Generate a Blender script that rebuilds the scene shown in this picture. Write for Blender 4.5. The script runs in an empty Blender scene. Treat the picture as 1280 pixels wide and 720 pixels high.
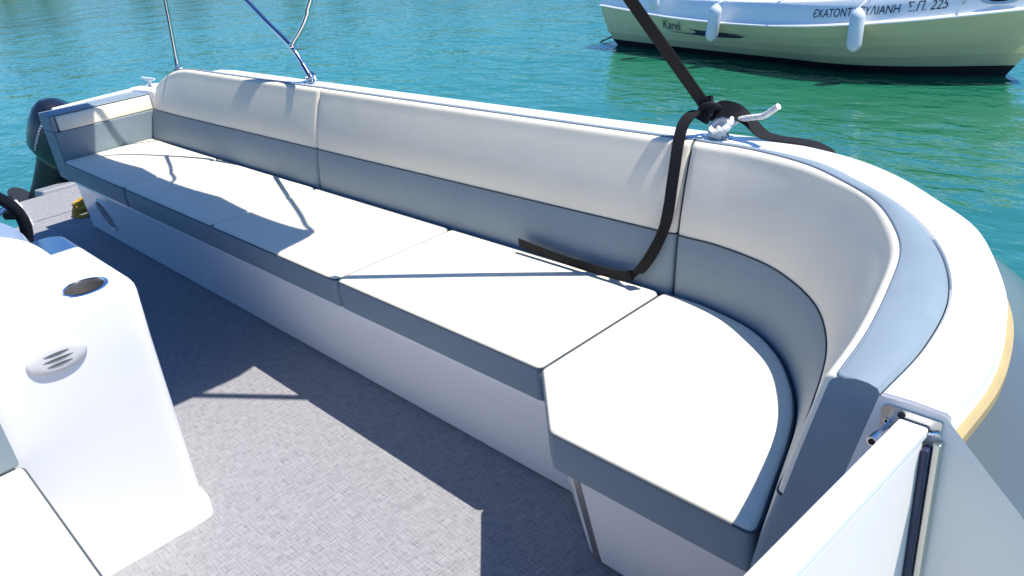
import bpy, bmesh, math, random
from mathutils import Vector, Matrix
random.seed(4)
sc = bpy.context.scene
COL = sc.collection
V = Vector
ZW = -0.45                       # sea level; the deck is z = 0
SUN = V((.367, .267, 1.0)).normalized()

# ------------------------------------------------------------------ materials
def mat(name, col, rough=.5, metal=0.0, spec=.5, coat=0.0, bump=None, var=None, trans=0.0, alpha=1.0, ior=1.45):
    m = bpy.data.materials.new(name); m.use_nodes = True
    nt = m.node_tree; b = nt.nodes['Principled BSDF']
    b.inputs['Base Color'].default_value = (*col, 1); b.inputs['Roughness'].default_value = rough
    b.inputs['Metallic'].default_value = metal; b.inputs['Specular IOR Level'].default_value = spec
    b.inputs['Coat Weight'].default_value = coat; b.inputs['Coat Roughness'].default_value = .08
    b.inputs['Transmission Weight'].default_value = trans; b.inputs['Alpha'].default_value = alpha
    b.inputs['IOR'].default_value = ior
    tc = nt.nodes.new('ShaderNodeTexCoord')
    if var:                      # (scale, amount): soft uneven soiling of the thing itself
        n = nt.nodes.new('ShaderNodeTexNoise'); n.inputs['Scale'].default_value = var[0]; n.inputs['Detail'].default_value = 5
        n.inputs['Roughness'].default_value = .6
        nt.links.new(tc.outputs['Object'], n.inputs['Vector'])
        mr = nt.nodes.new('ShaderNodeMapRange'); mr.inputs[1].default_value = .3; mr.inputs[2].default_value = .7
        mr.inputs[3].default_value = 1 - var[1]; mr.inputs[4].default_value = 1 + var[1] * .5
        nt.links.new(n.outputs['Fac'], mr.inputs[0])
        mx = nt.nodes.new('ShaderNodeMix'); mx.data_type = 'RGBA'; mx.blend_type = 'MULTIPLY'; mx.inputs[0].default_value = 1
        mx.inputs[6].default_value = (*col, 1); nt.links.new(mr.outputs[0], mx.inputs[7]); nt.links.new(mx.outputs[2], b.inputs['Base Color'])
        r2 = nt.nodes.new('ShaderNodeMapRange'); r2.inputs[3].default_value = max(rough - .08, .03); r2.inputs[4].default_value = rough + .1
        nt.links.new(n.outputs['Fac'], r2.inputs[0]); nt.links.new(r2.outputs[0], b.inputs['Roughness'])
    if bump:                     # list of (scale, distance)
        prev = None
        for s, d in bump:
            n = nt.nodes.new('ShaderNodeTexNoise'); n.inputs['Scale'].default_value = s; n.inputs['Detail'].default_value = 3
            nt.links.new(tc.outputs['Object'], n.inputs['Vector'])
            bp = nt.nodes.new('ShaderNodeBump'); bp.inputs['Distance'].default_value = d; bp.inputs['Strength'].default_value = 1
            nt.links.new(n.outputs['Fac'], bp.inputs['Height'])
            if prev: nt.links.new(prev.outputs[0], bp.inputs['Normal'])
            prev = bp
        nt.links.new(prev.outputs[0], b.inputs['Normal'])
    return m

M = {}
M['gel'] = mat('white_gelcoat', (.85, .85, .84), .26, coat=.15)
M['cream'] = mat('cream_vinyl', (.86, .785, .63), .55, spec=.35, bump=[(5, .0022), (420, .0004)], var=(6, .03))
M['grey'] = mat('blue_grey_vinyl', (.215, .275, .315), .5, spec=.35, bump=[(6, .002), (380, .0004)], var=(8, .05))
M['piping'] = mat('grey_piping', (.16, .20, .25), .5)
M['dark_seam'] = mat('dark_seam', (.03, .04, .06), .6)
M['pale_piping'] = mat('pale_piping', (.62, .66, .70), .5)
M['soft_piping'] = mat('soft_grey_piping', (.06, .08, .10), .6)
M['hullgrey'] = mat('grey_hull_paint', (.085, .105, .105), .2, coat=.3)
M['darksteel'] = mat('dark_steel_well', (.20, .18, .16), .5, metal=.7)  # darker, rougher steel for the inside of the cup holder
M['ventwhite'] = mat('vent_plastic', (.66, .66, .64), .4)
M['matte_white'] = mat('matte_white_panel', (.79, .735, .68), .6, spec=.2)
M['steel'] = mat('polished_steel', (.72, .72, .74), .12, metal=1)
M['brushed'] = mat('brushed_steel', (.62, .60, .56), .32, metal=1)
M['black'] = mat('black_webbing', (.009, .009, .011), .8, spec=.3, bump=[(900, .0006)])
M['rubber'] = mat('black_rubber', (.012, .012, .014), .5)
M['seal'] = mat('navy_seal', (.02, .025, .07), .4)
M['gold'] = mat('tan_rub_rail', (.42, .32, .15), .5, var=(9, .12))
M['rope'] = mat('white_rope', (.74, .73, .70), .8, bump=[(160, .004)], var=(60, .2))
M['yrope'] = mat('yellow_rope', (.50, .30, .035), .85, bump=[(140, .004)], var=(40, .3))
M['cowl'] = mat('engine_cowl', (.008, .011, .02), .3, coat=.35)
M['engine'] = mat('engine_black', (.015, .016, .02), .4)
M['decal'] = mat('silver_decal', (.6, .62, .66), .35)
M['fin'] = mat('zinc_grey', (.26, .27, .29), .5)
M['canvas'] = mat('navy_canvas', (.03, .06, .17), .85)
M['screen'] = mat('tinted_acrylic', (.27, .36, .50), .15, spec=.6)
M['slot'] = mat('vent_slot', (.12, .12, .12), .7)
M['dark'] = mat('dark_hole', (.01, .01, .012), .8)
M['olive'] = mat('olive_hull', (.55, .55, .31), .35, coat=.15, var=(2.5, .07))
M['boot'] = mat('boot_stripe', (.02, .012, .014), .6, var=(4, .3))
M['fender'] = mat('fender_vinyl', (.70, .74, .78), .4, var=(7, .08))
M['ink'] = mat('navy_lettering', (.02, .025, .06), .5)
M['terracotta'] = mat('terracotta_cover', (.42, .14, .10), .7)
M['bark'] = mat('bark', (.10, .07, .05), .9)
M['leaf'] = mat('dark_leaves', (.05, .085, .03), .8, var=(.4, .5))
M['shore'] = mat('shore_stone', (.10, .11, .06), .95, var=(.15, .3))

def carpet_mat():
    m = bpy.data.materials.new('woven_deck_vinyl'); m.use_nodes = True
    nt = m.node_tree; N = nt.nodes.new; L = nt.links.new; b = nt.nodes['Principled BSDF']
    tc = N('ShaderNodeTexCoord')
    def streak(sx, sy, rot, detail=2.6):
        mp = N('ShaderNodeMapping'); mp.inputs['Scale'].default_value = (sx, sy, 1); mp.inputs['Rotation'].default_value = (0, 0, rot)
        n = N('ShaderNodeTexNoise'); n.inputs['Scale'].default_value = 1; n.inputs['Detail'].default_value = detail; n.inputs['Roughness'].default_value = .65
        L(tc.outputs['Object'], mp.inputs[0]); L(mp.outputs[0], n.inputs['Vector']); return n.outputs['Fac']
    def math_(op, a, c):
        k = N('ShaderNodeMath'); k.operation = op
        for i, v in enumerate((a, c)):
            if isinstance(v, (int, float)): k.inputs[i].default_value = v
            else: L(v, k.inputs[i])
        return k.outputs[0]
    a = streak(20, 320, 0); c = streak(320, 20, 0)
    def wv(d):
        w = N('ShaderNodeTexWave'); w.bands_direction = d; w.inputs['Scale'].default_value = 60; w.inputs['Distortion'].default_value = 1.2
        w.inputs['Detail'].default_value = 2; w.inputs['Detail Scale'].default_value = 3
        L(tc.outputs['Object'], w.inputs['Vector']); return w.outputs['Fac']
    weave = math_('MULTIPLY', wv('X'), wv('Y'))
    s = math_('ADD', math_('ADD', a, c), math_('MULTIPLY', weave, .45))
    ramp = N('ShaderNodeValToRGB'); cr = ramp.color_ramp
    cr.elements[0].position = .50; cr.elements[0].color = (.115, .112, .122, 1)
    cr.elements[1].position = .95; cr.elements[1].color = (.37, .365, .38, 1)
    e = cr.elements.new(.72); e.color = (.275, .273, .286, 1)
    L(math_('MULTIPLY', s, .66), ramp.inputs[0])
    big = N('ShaderNodeTexNoise'); big.inputs['Scale'].default_value = 2.2; big.inputs['Detail'].default_value = 4
    L(tc.outputs['Object'], big.inputs['Vector'])
    mr = N('ShaderNodeMapRange'); mr.inputs[3].default_value = .96; mr.inputs[4].default_value = 1.04; L(big.outputs['Fac'], mr.inputs[0])
    mx = N('ShaderNodeMix'); mx.data_type = 'RGBA'; mx.blend_type = 'MULTIPLY'; mx.inputs[0].default_value = 1
    L(ramp.outputs[0], mx.inputs[6]); L(mr.outputs[0], mx.inputs[7]); L(mx.outputs[2], b.inputs['Base Color'])
    b.inputs['Roughness'].default_value = .75; b.inputs['Specular IOR Level'].default_value = .25
    bp = N('ShaderNodeBump'); bp.inputs['Distance'].default_value = .0015; bp.inputs['Strength'].default_value = .8
    L(s, bp.inputs['Height']); L(bp.outputs[0], b.inputs['Normal'])
    return m
M['carpet'] = carpet_mat()

def water_mat():
    m = bpy.data.materials.new('harbour_water'); m.use_nodes = True
    nt = m.node_tree; N = nt.nodes.new; L = nt.links.new; b = nt.nodes['Principled BSDF']
    b.inputs['Roughness'].default_value = .09; b.inputs['IOR'].default_value = 3.2
    tc = N('ShaderNodeTexCoord')
    big = N('ShaderNodeTexNoise'); big.inputs['Scale'].default_value = .09; big.inputs['Detail'].default_value = 3
    L(tc.outputs['Object'], big.inputs['Vector'])
    ramp = N('ShaderNodeValToRGB'); cr = ramp.color_ramp
    cr.elements[0].position = .35; cr.elements[0].color = (.009, .125, .064, 1)
    cr.elements[1].position = .7; cr.elements[1].color = (.013, .175, .105, 1)
    L(big.outputs['Fac'], ramp.inputs[0]); L(ramp.outputs[0], b.inputs['Base Color'])
    def noise(scale, sx, sy, rot, detail, dist, prev, dim=0.0):
        mp = N('ShaderNodeMapping'); mp.inputs['Scale'].default_value = (sx, sy, 1); mp.inputs['Rotation'].default_value = (0, 0, rot)
        n = N('ShaderNodeTexNoise'); n.inputs['Scale'].default_value = scale; n.inputs['Detail'].default_value = detail
        n.inputs['Roughness'].default_value = .5; n.inputs['Distortion'].default_value = dim
        L(tc.outputs['Object'], mp.inputs[0]); L(mp.outputs[0], n.inputs['Vector'])
        bp = N('ShaderNodeBump'); bp.inputs['Distance'].default_value = dist; bp.inputs['Strength'].default_value = 1
        L(n.outputs['Fac'], bp.inputs['Height'])
        if prev: L(prev.outputs[0], bp.inputs['Normal'])
        return bp
    p = noise(.55, 1, 1.7, .5, 2, .07, None)
    p = noise(2.6, 1, 2.0, .75, 2, .025, p, .4)
    p = noise(8.0, 1, 1.8, .35, 2, .006, p)
    L(p.outputs[0], b.inputs['Normal'])
    return m
M['water'] = water_mat()

# ------------------------------------------------------------------ helpers
def tag(o, label=None, cat=None, group=None, kind=None):
    if label: o['label'] = label
    if cat: o['category'] = cat
    if group: o['group'] = group
    if kind: o['kind'] = kind
    return o
def empty(name, loc=(0, 0, 0), label=None, cat=None, group=None):
    o = bpy.data.objects.new(name, None); COL.objects.link(o); o.location = loc; o.empty_display_size = .1
    return tag(o, label, cat, group)
def obj(name, bm, m, parent=None, smooth=True, bevel=0, seg=3, recalc=True):
    if recalc: bmesh.ops.recalc_face_normals(bm, faces=bm.faces)
    flat = [f.index for f in bm.faces if len(f.verts) > 20]
    me = bpy.data.meshes.new(name); bm.to_mesh(me); bm.free()
    mats = m if isinstance(m, (list, tuple)) else [m]
    for k in mats: me.materials.append(M[k])
    if smooth:
        me.shade_smooth()
        if not bevel:
            me.set_sharp_from_angle(angle=math.radians(38))
        for p in me.polygons:
            if p.loop_total > 20: p.use_smooth = False
    o = bpy.data.objects.new(name, me); COL.objects.link(o)
    if bevel:
        md = o.modifiers.new('bevel', 'BEVEL'); md.width = bevel; md.segments = seg; md.limit_method = 'ANGLE'
        md.angle_limit = math.radians(35); md.harden_normals = True
    if parent:
        o.parent = parent
        o.location = -V(parent.location) if parent.location.length else (0, 0, 0)   # geometry is given in world space
        pp = parent.parent
        while pp is not None and False: pp = pp.parent
    return o
def child(name, bm, m, parent, **k):
    """geometry in world coordinates under a parent that may itself be a child"""
    o = obj(name, bm, m, None, **k)
    o.parent = parent
    acc = V((0, 0, 0)); p = parent
    while p is not None: acc += V(p.location); p = p.parent
    o.location = -acc
    return o
def loft(rings, closed=True, cap=True, bm=None, mi=0):
    bm = bm or bmesh.new()
    vs = [[bm.verts.new(p) for p in r] for r in rings]
    n = len(rings[0])
    for a, b in zip(vs[:-1], vs[1:]):
        for i in range(n if closed else n - 1):
            j = (i + 1) % n
            f = bm.faces.new((a[i], a[j], b[j], b[i])); f.material_index = mi
    if cap and closed:
        bm.faces.new(vs[0][::-1]).material_index = mi; bm.faces.new(vs[-1]).material_index = mi
    return bm
def catmull(pts, n=8, closed=False):
    P = [V(p) for p in pts]; out = []
    m = len(P)
    rng = range(m if closed else m - 1)
    for i in rng:
        if closed: a, b, c, d = P[(i-1) % m], P[i], P[(i+1) % m], P[(i+2) % m]
        else:
            b, c = P[i], P[i+1]; a = P[i-1] if i > 0 else b*2-c; d = P[i+2] if i+2 < m else c*2-b
        for k in range(n):
            t = k/n
            out.append(.5*((2*b)+(c-a)*t+(2*a-5*b+4*c-d)*t*t+(3*b-a-3*c+d)*t**3))
    if not closed: out.append(P[-1])
    return out
def frames(path):
    T = []
    for i in range(len(path)):
        a = path[max(i-1, 0)]; b = path[min(i+1, len(path)-1)]; T.append((b-a).normalized())
    up = V((0, 0, 1)) if abs(T[0].z) < .9 else V((1, 0, 0))
    n = (up - T[0]*up.dot(T[0])).normalized(); out = []
    for t in T:
        n = (n - t*n.dot(t)); n.normalize(); out.append((t, n, t.cross(n)))
    return out
def tube(path, r, seg=12, bm=None, cap=True):
    path = [V(p) for p in path]; F = frames(path); rings = []
    for i, (p, (t, n, b)) in enumerate(zip(path, F)):
        rr = r[i] if isinstance(r, (list, tuple)) else r
        rings.append([p + (n*math.cos(k*2*math.pi/seg) + b*math.sin(k*2*math.pi/seg))*rr for k in range(seg)])
    return loft(rings, True, cap, bm)
def ribbon(path, widths, w=.045, th=.003, bm=None):
    """webbing: path points with a width direction at each point"""
    path = [V(p) for p in path]; rings = []
    F = frames(path)
    for i, p in enumerate(path):
        t = F[i][0]; d = V(widths[i]); d = (d - t*d.dot(t)).normalized(); n = t.cross(d)
        rings.append([p+d*w/2+n*th/2, p-d*w/2+n*th/2, p-d*w/2-n*th/2, p+d*w/2-n*th/2])
    return loft(rings, True, True, bm)
def box(x0, x1, y0, y1, z0, z1, bm=None):
    bm = bm or bmesh.new()
    return loft([[(x0, y0, z0), (x1, y0, z0), (x1, y1, z0), (x0, y1, z0)], [(x0, y0, z1), (x1, y0, z1), (x1, y1, z1), (x0, y1, z1)]], True, True, bm)
def sphere(c, r, bm=None, sx=1, sy=1, sz=1, u=16, v=10):
    bm = bm or bmesh.new()
    mt = Matrix.Translation(c) @ Matrix.Diagonal((sx, sy, sz, 1))
    bmesh.ops.create_uvsphere(bm, u_segments=u, v_segments=v, radius=r, matrix=mt); return bm
def cyl(p0, p1, r, seg=20, bm=None): return tube([p0, p1], r, seg, bm)
def round_poly(pts, radii, n=6):
    """plan polygon with rounded corners -> list of 2D points"""
    out = []; m = len(pts)
    for i in range(m):
        p = V((*pts[i], 0)); a = V((*pts[i-1], 0)); b = V((*pts[(i+1) % m], 0)); r = radii[i]
        if r <= 0: out.append((p.x, p.y)); continue
        d1 = (a-p).normalized(); d2 = (b-p).normalized(); ang = d1.angle(d2); t = min(r/math.tan(ang/2), (a-p).length*.45, (b-p).length*.45)
        A = p+d1*t; B = p+d2*t
        for k in range(n+1):
            u = k/n; q = A*(1-u)**2 + p*2*u*(1-u) + B*u*u; out.append((q.x, q.y))
    return out
def inset(poly, d):
    m = len(poly); out = []
    area = sum(poly[i-1][0]*poly[i][1]-poly[i][0]*poly[i-1][1] for i in range(m))
    s = 1 if area > 0 else -1
    for i in range(m):
        p = V((*poly[i], 0)); a = V((*poly[i-1], 0)); b = V((*poly[(i+1) % m], 0))
        e1 = (p-a); e2 = (b-p)
        if e1.length < 1e-6: e1 = e2
        if e2.length < 1e-6: e2 = e1
        n1 = V((-e1.y, e1.x, 0)).normalized()*s; n2 = V((-e2.y, e2.x, 0)).normalized()*s
        n = n1+n2
        if n.length < 1e-4: n = n1
        n.normalize(); k = 1/max(n.dot(n1), .5)
        q = p+n*d*k; out.append((q.x, q.y))
    return out
def clean(poly, d=.0035):
    out = [poly[0]]
    for p in poly[1:]:
        if (V(p)-V(out[-1])).length > d: out.append(p)
    if (V(out[0])-V(out[-1])).length < d: out.pop()
    return out
def densify(poly, step=.06):
    out = []
    for i in range(len(poly)):
        a = V(poly[i]); b = V(poly[(i+1) % len(poly)]); L = (b-a).length; k = max(1, int(L/step))
        for j in range(k): out.append(tuple(a+(b-a)*j/k))
    return out
def arc_interp(P, n):
    """resample a polyline to n points by arc length"""
    L = [0]
    for a, b in zip(P[:-1], P[1:]): L.append(L[-1]+(b-a).length)
    out = []; k = 0
    for i in range(n):
        s = L[-1]*i/(n-1)
        while k < len(L)-2 and L[k+1] < s: k += 1
        d = L[k+1]-L[k]; out.append(P[k].lerp(P[k+1], (s-L[k])/d if d > 1e-9 else 0))
    return out
def text_bm(body, size, shear=0.0, extrude=0.0):
    cu = bpy.data.curves.new('lettering', 'FONT'); cu.body = body; cu.size = size; cu.shear = shear; cu.extrude = extrude
    o = bpy.data.objects.new('lettering', cu); COL.objects.link(o)
    dg = bpy.context.evaluated_depsgraph_get(); dg.update()
    me = bpy.data.meshes.new_from_object(o.evaluated_get(dg)); bm = bmesh.new(); bm.from_mesh(me)
    bpy.data.objects.remove(o); bpy.data.curves.remove(cu); bpy.data.meshes.remove(me)
    return bm

# ------------------------------------------------------------------ plan curves of the seating and the gunwale
# matched stations, straight run then the bow: (B seat line z .49, T backrest crest z .917, G pad outer edge, O gunwale outer edge)
ST = [((-3.86, .534), (-3.86, .640), (-3.86, .678), (-3.86, .752)),
      ((-1.92, .534), (-1.92, .636), (-1.92, .674), (-1.92, .750)),
      ((-.60, .534), (-.60, .636), (-.60, .674), (-.60, .751)),
      ((.03, .533), (.03, .637), (.03, .673), (.03, .757)),
      ((.175, .524), (.20, .632), (.205, .668), (.215, .757)),
      ((.330, .482), (.37, .592), (.40, .625), (.44, .705)),
      ((.445, .405), (.50, .525), (.545, .537), (.60, .620)),
      ((.530, .310), (.61, .448), (.665, .446), (.735, .505)),
      ((.590, .215), (.695, .340), (.765, .340), (.845, .392)),
      ((.635, .105), (.762, .215), (.845, .220), (.935, .225)),
      ((.680, -.040), (.805, .055), (.905, .070), (.990, .085)),
      ((.718, -.160), (.838, -.110), (.930, -.095), (1.022, -.080)),
      ((.744, -.245), (.852, -.245), (.931, -.245), (1.024, -.245))]
ZS, ZT = .47, .917
def ztop(x):                      # the crest drops where the backrest ends at the stern
    return ZT - (.135*((-3.28-x)/.58)**2 if x < -3.28 else 0)
NS = 12
CB = catmull([(*s[0], ZS) for s in ST], NS)
CT = catmull([(*s[1], ZT) for s in ST], NS)
CG = catmull([(*s[2], ZT) for s in ST], NS)
CO = catmull([(*s[3], ZT) for s in ST], NS)
def station(i0, i1, lo, hi):
    """indices into the sampled curves whose straight x lies between lo and hi"""
    return [k for k in range(len(CB)) if i0*NS <= k <= i1*NS]

def lerpc(C, t):                  # t in station units
    k = min(max(t*NS, 0), len(C)-1); i = min(int(k), len(C)-2); return C[i].lerp(C[i+1], k-i)

FB = .435                         # height of the two-tone seam as a fraction of the front
def backrest(label, ts, end_r=.014, wrap_last=0):
    """ts: station parameters; builds a two-tone leaning backrest cushion"""
    t0, t1 = ts[0], ts[-1]
    b0, b1 = lerpc(CB, t0), lerpc(CB, t1)
    root = empty('backrest_cushion', ((b0+b1)/2), label, 'cushion')
    prof = []
    for t in ts:
        B, T, G = lerpc(CB, t), lerpc(CT, t), lerpc(CG, t)
        zt = ztop(T.x); prof.append((B.copy(), V((T.x, T.y, zt)), V((G.x, G.y, zt))))
    # running length for end rounding
    L = [0]
    for a, b in zip(prof[:-1], prof[1:]): L.append(L[-1]+(b[1]-a[1]).length)
    lower, upper, top, pipe, pipe2, back = [], [], [], [], [], []
    for (B, T, G), s in zip(prof, L):
        bulge = .017 if not wrap_last else .003+.014*min(1, (L[-1]-s)/.45)
        out = (G-T); out.z = 0; out.normalize()
        nrm = (T-B); nrm.z = 0
        def edge(d, r): return r-math.sqrt(max(r*r-(r-d)**2, 0)) if d < r else 0
        er = edge(s, end_r) + edge(L[-1]-s, wrap_last or end_r)
        sag = min(1, min(s, L[-1]-s)/.10)
        def pt(f, puff): 
            p = B.lerp(T, f); return p + out*(er - puff*sag - bulge*math.sin(math.pi*f)**.9)
        fb = FB*(ZT-ZS)/(T.z-ZS); lw = []
        for k in range(7):
            f = fb*k/6; u = k/6; lw.append(pt(f, .004*math.sin(math.pi*min(1, u*1.0))**.6 if 0 < u < 1 else 0))
        up = []
        hf = .957
        for k in range(9):
            u = k/8; f = fb+(hf-fb)*u; up.append(pt(f, .004*math.sin(math.pi*u*.93)**.55 if u > 0 else 0))
        # rolled crest
        c0 = up[-1]; r = .020
        for k in range(1, 7):
            a = k/6*math.pi/2
            up.append(V((c0.x, c0.y, 0)) + out*(r*.25*k/6 + r*.9*(1-math.cos(a))) + V((0, 0, c0.z+(T.z+.002-c0.z)*math.sin(a))))
        tp = [up[-1].copy()]
        W = (G-T).length
        for u in (.08, .35, .65, .92, 1.0):
            q = V((up[-1].x, up[-1].y, 0)).lerp(V((G.x, G.y, 0)), u); q.z = T.z+.002+(.006*math.sin(math.pi*u) if W > .05 else .002*math.sin(math.pi*u)) - (.006 if u == 1 else 0); tp.append(q)
        bk = [tp[-1].copy(), V((G.x-(T.x-B.x)*.98, G.y-(T.y-B.y)*.98, ZS))]
        lower.append(lw); upper.append(up); top.append(tp+bk[1:]); pipe.append(lw[-1]-out*.0005); pipe2.append(up[-1]+V((0, 0, .001)))
    child('lower_panel', loft(lower, False), 'grey', root)
    child('upper_panel', loft(upper, False), 'cream', root)
    child('top_pad', loft(top, False), 'grey', root)
    child('piping', tube(pipe, .0028, 6), 'dark_seam', root)
    child('piping', tube(pipe2, .0028, 6), 'piping', root)
    for e, nm in ((0, 'end_panel'), (-1, 'end_panel')):
        ring = lower[e] + upper[e][1:] + top[e][1:]
        bm = bmesh.new(); bm.faces.new([bm.verts.new(p) for p in ring])
        child(nm, bm, 'grey', root)
    return root
def tlist(a, b, n): return [a+(b-a)*i/(n-1) for i in range(n)]
g = .0018
def x_to_t(x):
    lo, hi = 0.0, 3.0
    for _ in range(50):
        m = (lo+hi)/2
        if lerpc(CT, m).x < x: lo = m
        else: hi = m
    return lo
def ends(a, b, n, fine):          # extra stations near both ends for the rounded corners
    tl = tlist(a, b, n); d = fine
    return sorted(set([a, a+d*.15, a+d*.45, a+d, b-d, b-d*.45, b-d*.15, b]+[t for t in tl if a+d < t < b-d]))
backrest('long grey and cream backrest cushion at the stern end with rounded corner', ends(x_to_t(-3.856), x_to_t(-1.925), 30, .012))
backrest('longest grey and cream backrest cushion, in the middle, with the black strap hanging over it', ends(x_to_t(-1.916), x_to_t(.022), 40, .012))
backrest('curved grey and cream backrest cushion wrapping round the bow end', ends(x_to_t(.034), 11.995, 110, .07), wrap_last=.010)

# stern backrest (arm rest across the far end)
root = empty('backrest_cushion', (-3.93, .3, .38), 'short grey and cream backrest cushion across the stern end by the outboard', 'cushion')
def slab(y0, y1, prof): return loft([[(x, y0, z) for x, z in prof], [(x, y1, z) for x, z in prof]])
ys = [.004, .64]
child('lower_panel', slab(ys[0], ys[1], [(-4.07, .36), (-3.862, .36), (-3.868, .655), (-4.07, .655)]), 'grey', root, bevel=.008)
child('upper_panel', slab(ys[0]+.035, ys[1], [(-3.97, .656), (-3.868, .656), (-3.872, .725), (-3.884, .742), (-3.97, .744)]), 'cream', root, bevel=.008)
child('top_pad', slab(ys[0], ys[1], [(-4.07, .656), (-3.972, .656), (-3.972, .7465), (-3.884, .7465), (-3.887, .752), (-4.06, .756), (-4.07, .747)]), 'grey', root, bevel=.004)
child('end_panel', box(-3.972, -3.874, .003, .034, .657, .7475), 'grey', root, bevel=.006)

# ------------------------------------------------------------------ seat cushions
H, HT = .49, .114
def seat(label, poly, top_h=H):
    root = empty('seat_cushion', (sum(p[0] for p in poly)/len(poly), sum(p[1] for p in poly)/len(poly), H-HT), label, 'cushion', None)
    P = densify(clean(poly))
    z0 = H-HT
    rings = []
    for d, z in ((.006, z0), (.0, z0+.006), (-.003, z0+.05), (-.002, z0+.08), (.001, H-.009)):
        rings.append([(x, y, z) for x, y in inset(P, d)])
    bm = loft(rings, True, False); bm.faces.new([v for v in list(bm.verts)[:len(P)]])
    child('side_band', bm, 'grey', root)
    rings = []
    for d, z in ((.001, H-.009), (.003, H-.004), (.008, H-.0005), (.015, H+.001)):
        rings.append([(x, y, z) for x, y in inset(P, d)])
    bm = loft(rings, True, False); bm.verts.ensure_lookup_table()
    last = [bm.verts[i] for i in range(len(bm.verts)-len(P), len(bm.verts))]
    ctr = bm.verts.new((sum(v.co.x for v in last)/len(last), sum(v.co.y for v in last)/len(last), H+.003))
    for i in range(len(last)): bm.faces.new((last[i], last[(i+1) % len(last)], ctr))
    child('top_panel', bm, 'cream', root)
    ring = [V((x, y, H-.0085)) for x, y in inset(P, -.0005)]
    child('piping', tube(ring+[ring[0]], .003, 6, cap=False), 'soft_piping', root)
    return root
XS = [-3.775, -2.923, -1.926, -.9675, 0.0]
names = ['cream seat cushion at the stern end, half in shade', 'second cream seat cushion from the stern, front edge in shade',
         'middle cream seat cushion with pole shadow across it', 'cream seat cushion with the thin strap shadow and black webbing at its back']
for i in range(4):
    a, b = XS[i]+.0045, XS[i+1]-.0045
    if i == 0: a = -3.858
    seat(names[i], round_poly([(a, .0), (b, .0), (b, .527), (a, .527)], [.022 if i else .03, .022, .03, .03]))
back = [(p.x, p.y) for p in CB if .03 < p.x and p.y > -.13]
back = [(x-.004, y-.006) for x, y in back]
end = [(.724, -.180)]
bk = clean(back[::-1], .02)
core = [(.0045, .0), (.20, -.182), (.716, -.182)] + bk + [(.0045, .527)]
poly = round_poly(core, [.02, .035, .02] + [0]*len(bk) + [.03])
seat('curved cream end cushion at the bow corner, beside the gate', poly)

# ------------------------------------------------------------------ bench base
root = empty('bench_base', (-2, .3, 0), 'white moulded storage base under the long bench', 'bench base')
def base_ring(z, d):              # d: inset of the foot
    return [(-3.86-.24*d/.075, .022+d*.95, z), (-.02-.02*d, .022+d, z), (.178-.02*d, -.118+d*.9, z), (.74, -.118+d*.9, z), (.74, .50, z), (-3.86-.24*d/.075, .50, z)]
child('body', loft([base_ring(0.0, .072), base_ring(.355, .0)]), 'gel', root, bevel=.012)
lip = [(-3.86, .012), (-.01, .012), (.185, -.140), (.735, -.140), (.735, .5), (-3.86, .5)]
child('lip', loft([[(*p, .356) for p in lip], [(*p, .3745) for p in lip]]), 'gel', root, bevel=.004)
# door panel and steel trim on the bow-end front
def front(x, z, off=0): 
    d = .072*(1-z/.355); return (x, -.118+d*.9-off, z)
def patch(x0, x1, z0, z1, off, th):
    bm = bmesh.new(); a = [front(x0, z0, off), front(x1, z0, off), front(x1, z1, off), front(x0, z1, off)]
    return loft([a, [(p[0], p[1]+th, p[2]) for p in a]], True, True, bm)
child('door', patch(.222, .70, .012, .338, .012, .011), 'gel', root, bevel=.004)
child('trim', patch(.196, .216, .002, .35, .010, .012), 'brushed', root, bevel=.002)
# oval louvre near the stern end
bm = bmesh.new()
def facepanel(x, z, off): d = .072*(1-z/.355); return V((x, .022+d*.95-off, z))
cx, cz, rx, rz = -3.57, .195, .11, .105
for rr, off in ((1.0, .001), (.93, .006), (.86, .006), (.80, .0025)):
    pass
vr = [[facepanel(cx+rx*s*math.cos(k*math.tau/28), cz+rz*s*math.sin(k*math.tau/28), off) for k in range(28)] for s, off in ((1.0, .0), (.97, .006), (.9, .008), (.84, .004), (.0001, .004))]
vent = child('vent_grille', loft(vr, True, False), 'gel', root)
bm = bmesh.new()
for k in range(11):
    z = cz-rz*.72+k*rz*.144; w = rx*.78*math.sqrt(max(1-((z-cz)/(rz*.84))**2, 0))
    a = facepanel(cx-w, z, .0055); b = facepanel(cx+w, z, .0055)
    tube([a, b], .0032, 6, bm)
child('slats', bm, 'slot', vent)

# ------------------------------------------------------------------ our boat: hull, gunwale, rub rail, bow end
boat = empty('boat_hull', (-1.5, -.65, ZW), 'white hull and gunwale of the boat we stand in, with tan rub rail', 'boat')
def gun_path(inner):
    pts = []
    C = CG if inner else CO
    for t in tlist(0, 12, 130):
        p = lerpc(C, t); q = p.copy()
        x = lerpc(CO, t).x
        q.z = ZT + (-.13*((-3.0-x)/.7)**1.6 if x < -3.0 else 0)
        pts.append(q)
    return pts
gi, go = gun_path(True), gun_path(False)
def gun_rings(mir=False):
    rr = []
    for a, b in zip(gi, go):
        o = (b-a); w = o.length; o.normalize()
        prof = [(.002, -.09), (.002, -.004), (.006, .001), (w*.5, .003), (w-.006, .001), (w-.001, -.003), (w, -.010), (w+.002, -.034), (w-.01, -.05)]
        ring = [a+o*d+V((0, 0, z)) for d, z in prof]
        if mir: ring = [V((p.x, -1.3-p.y, p.z)) for p in ring]
        rr.append(ring)
    return rr
child('gunwale', loft(gun_rings()), 'gel', boat)
child('gunwale', loft(gun_rings(True)), 'gel', boat)
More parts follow.
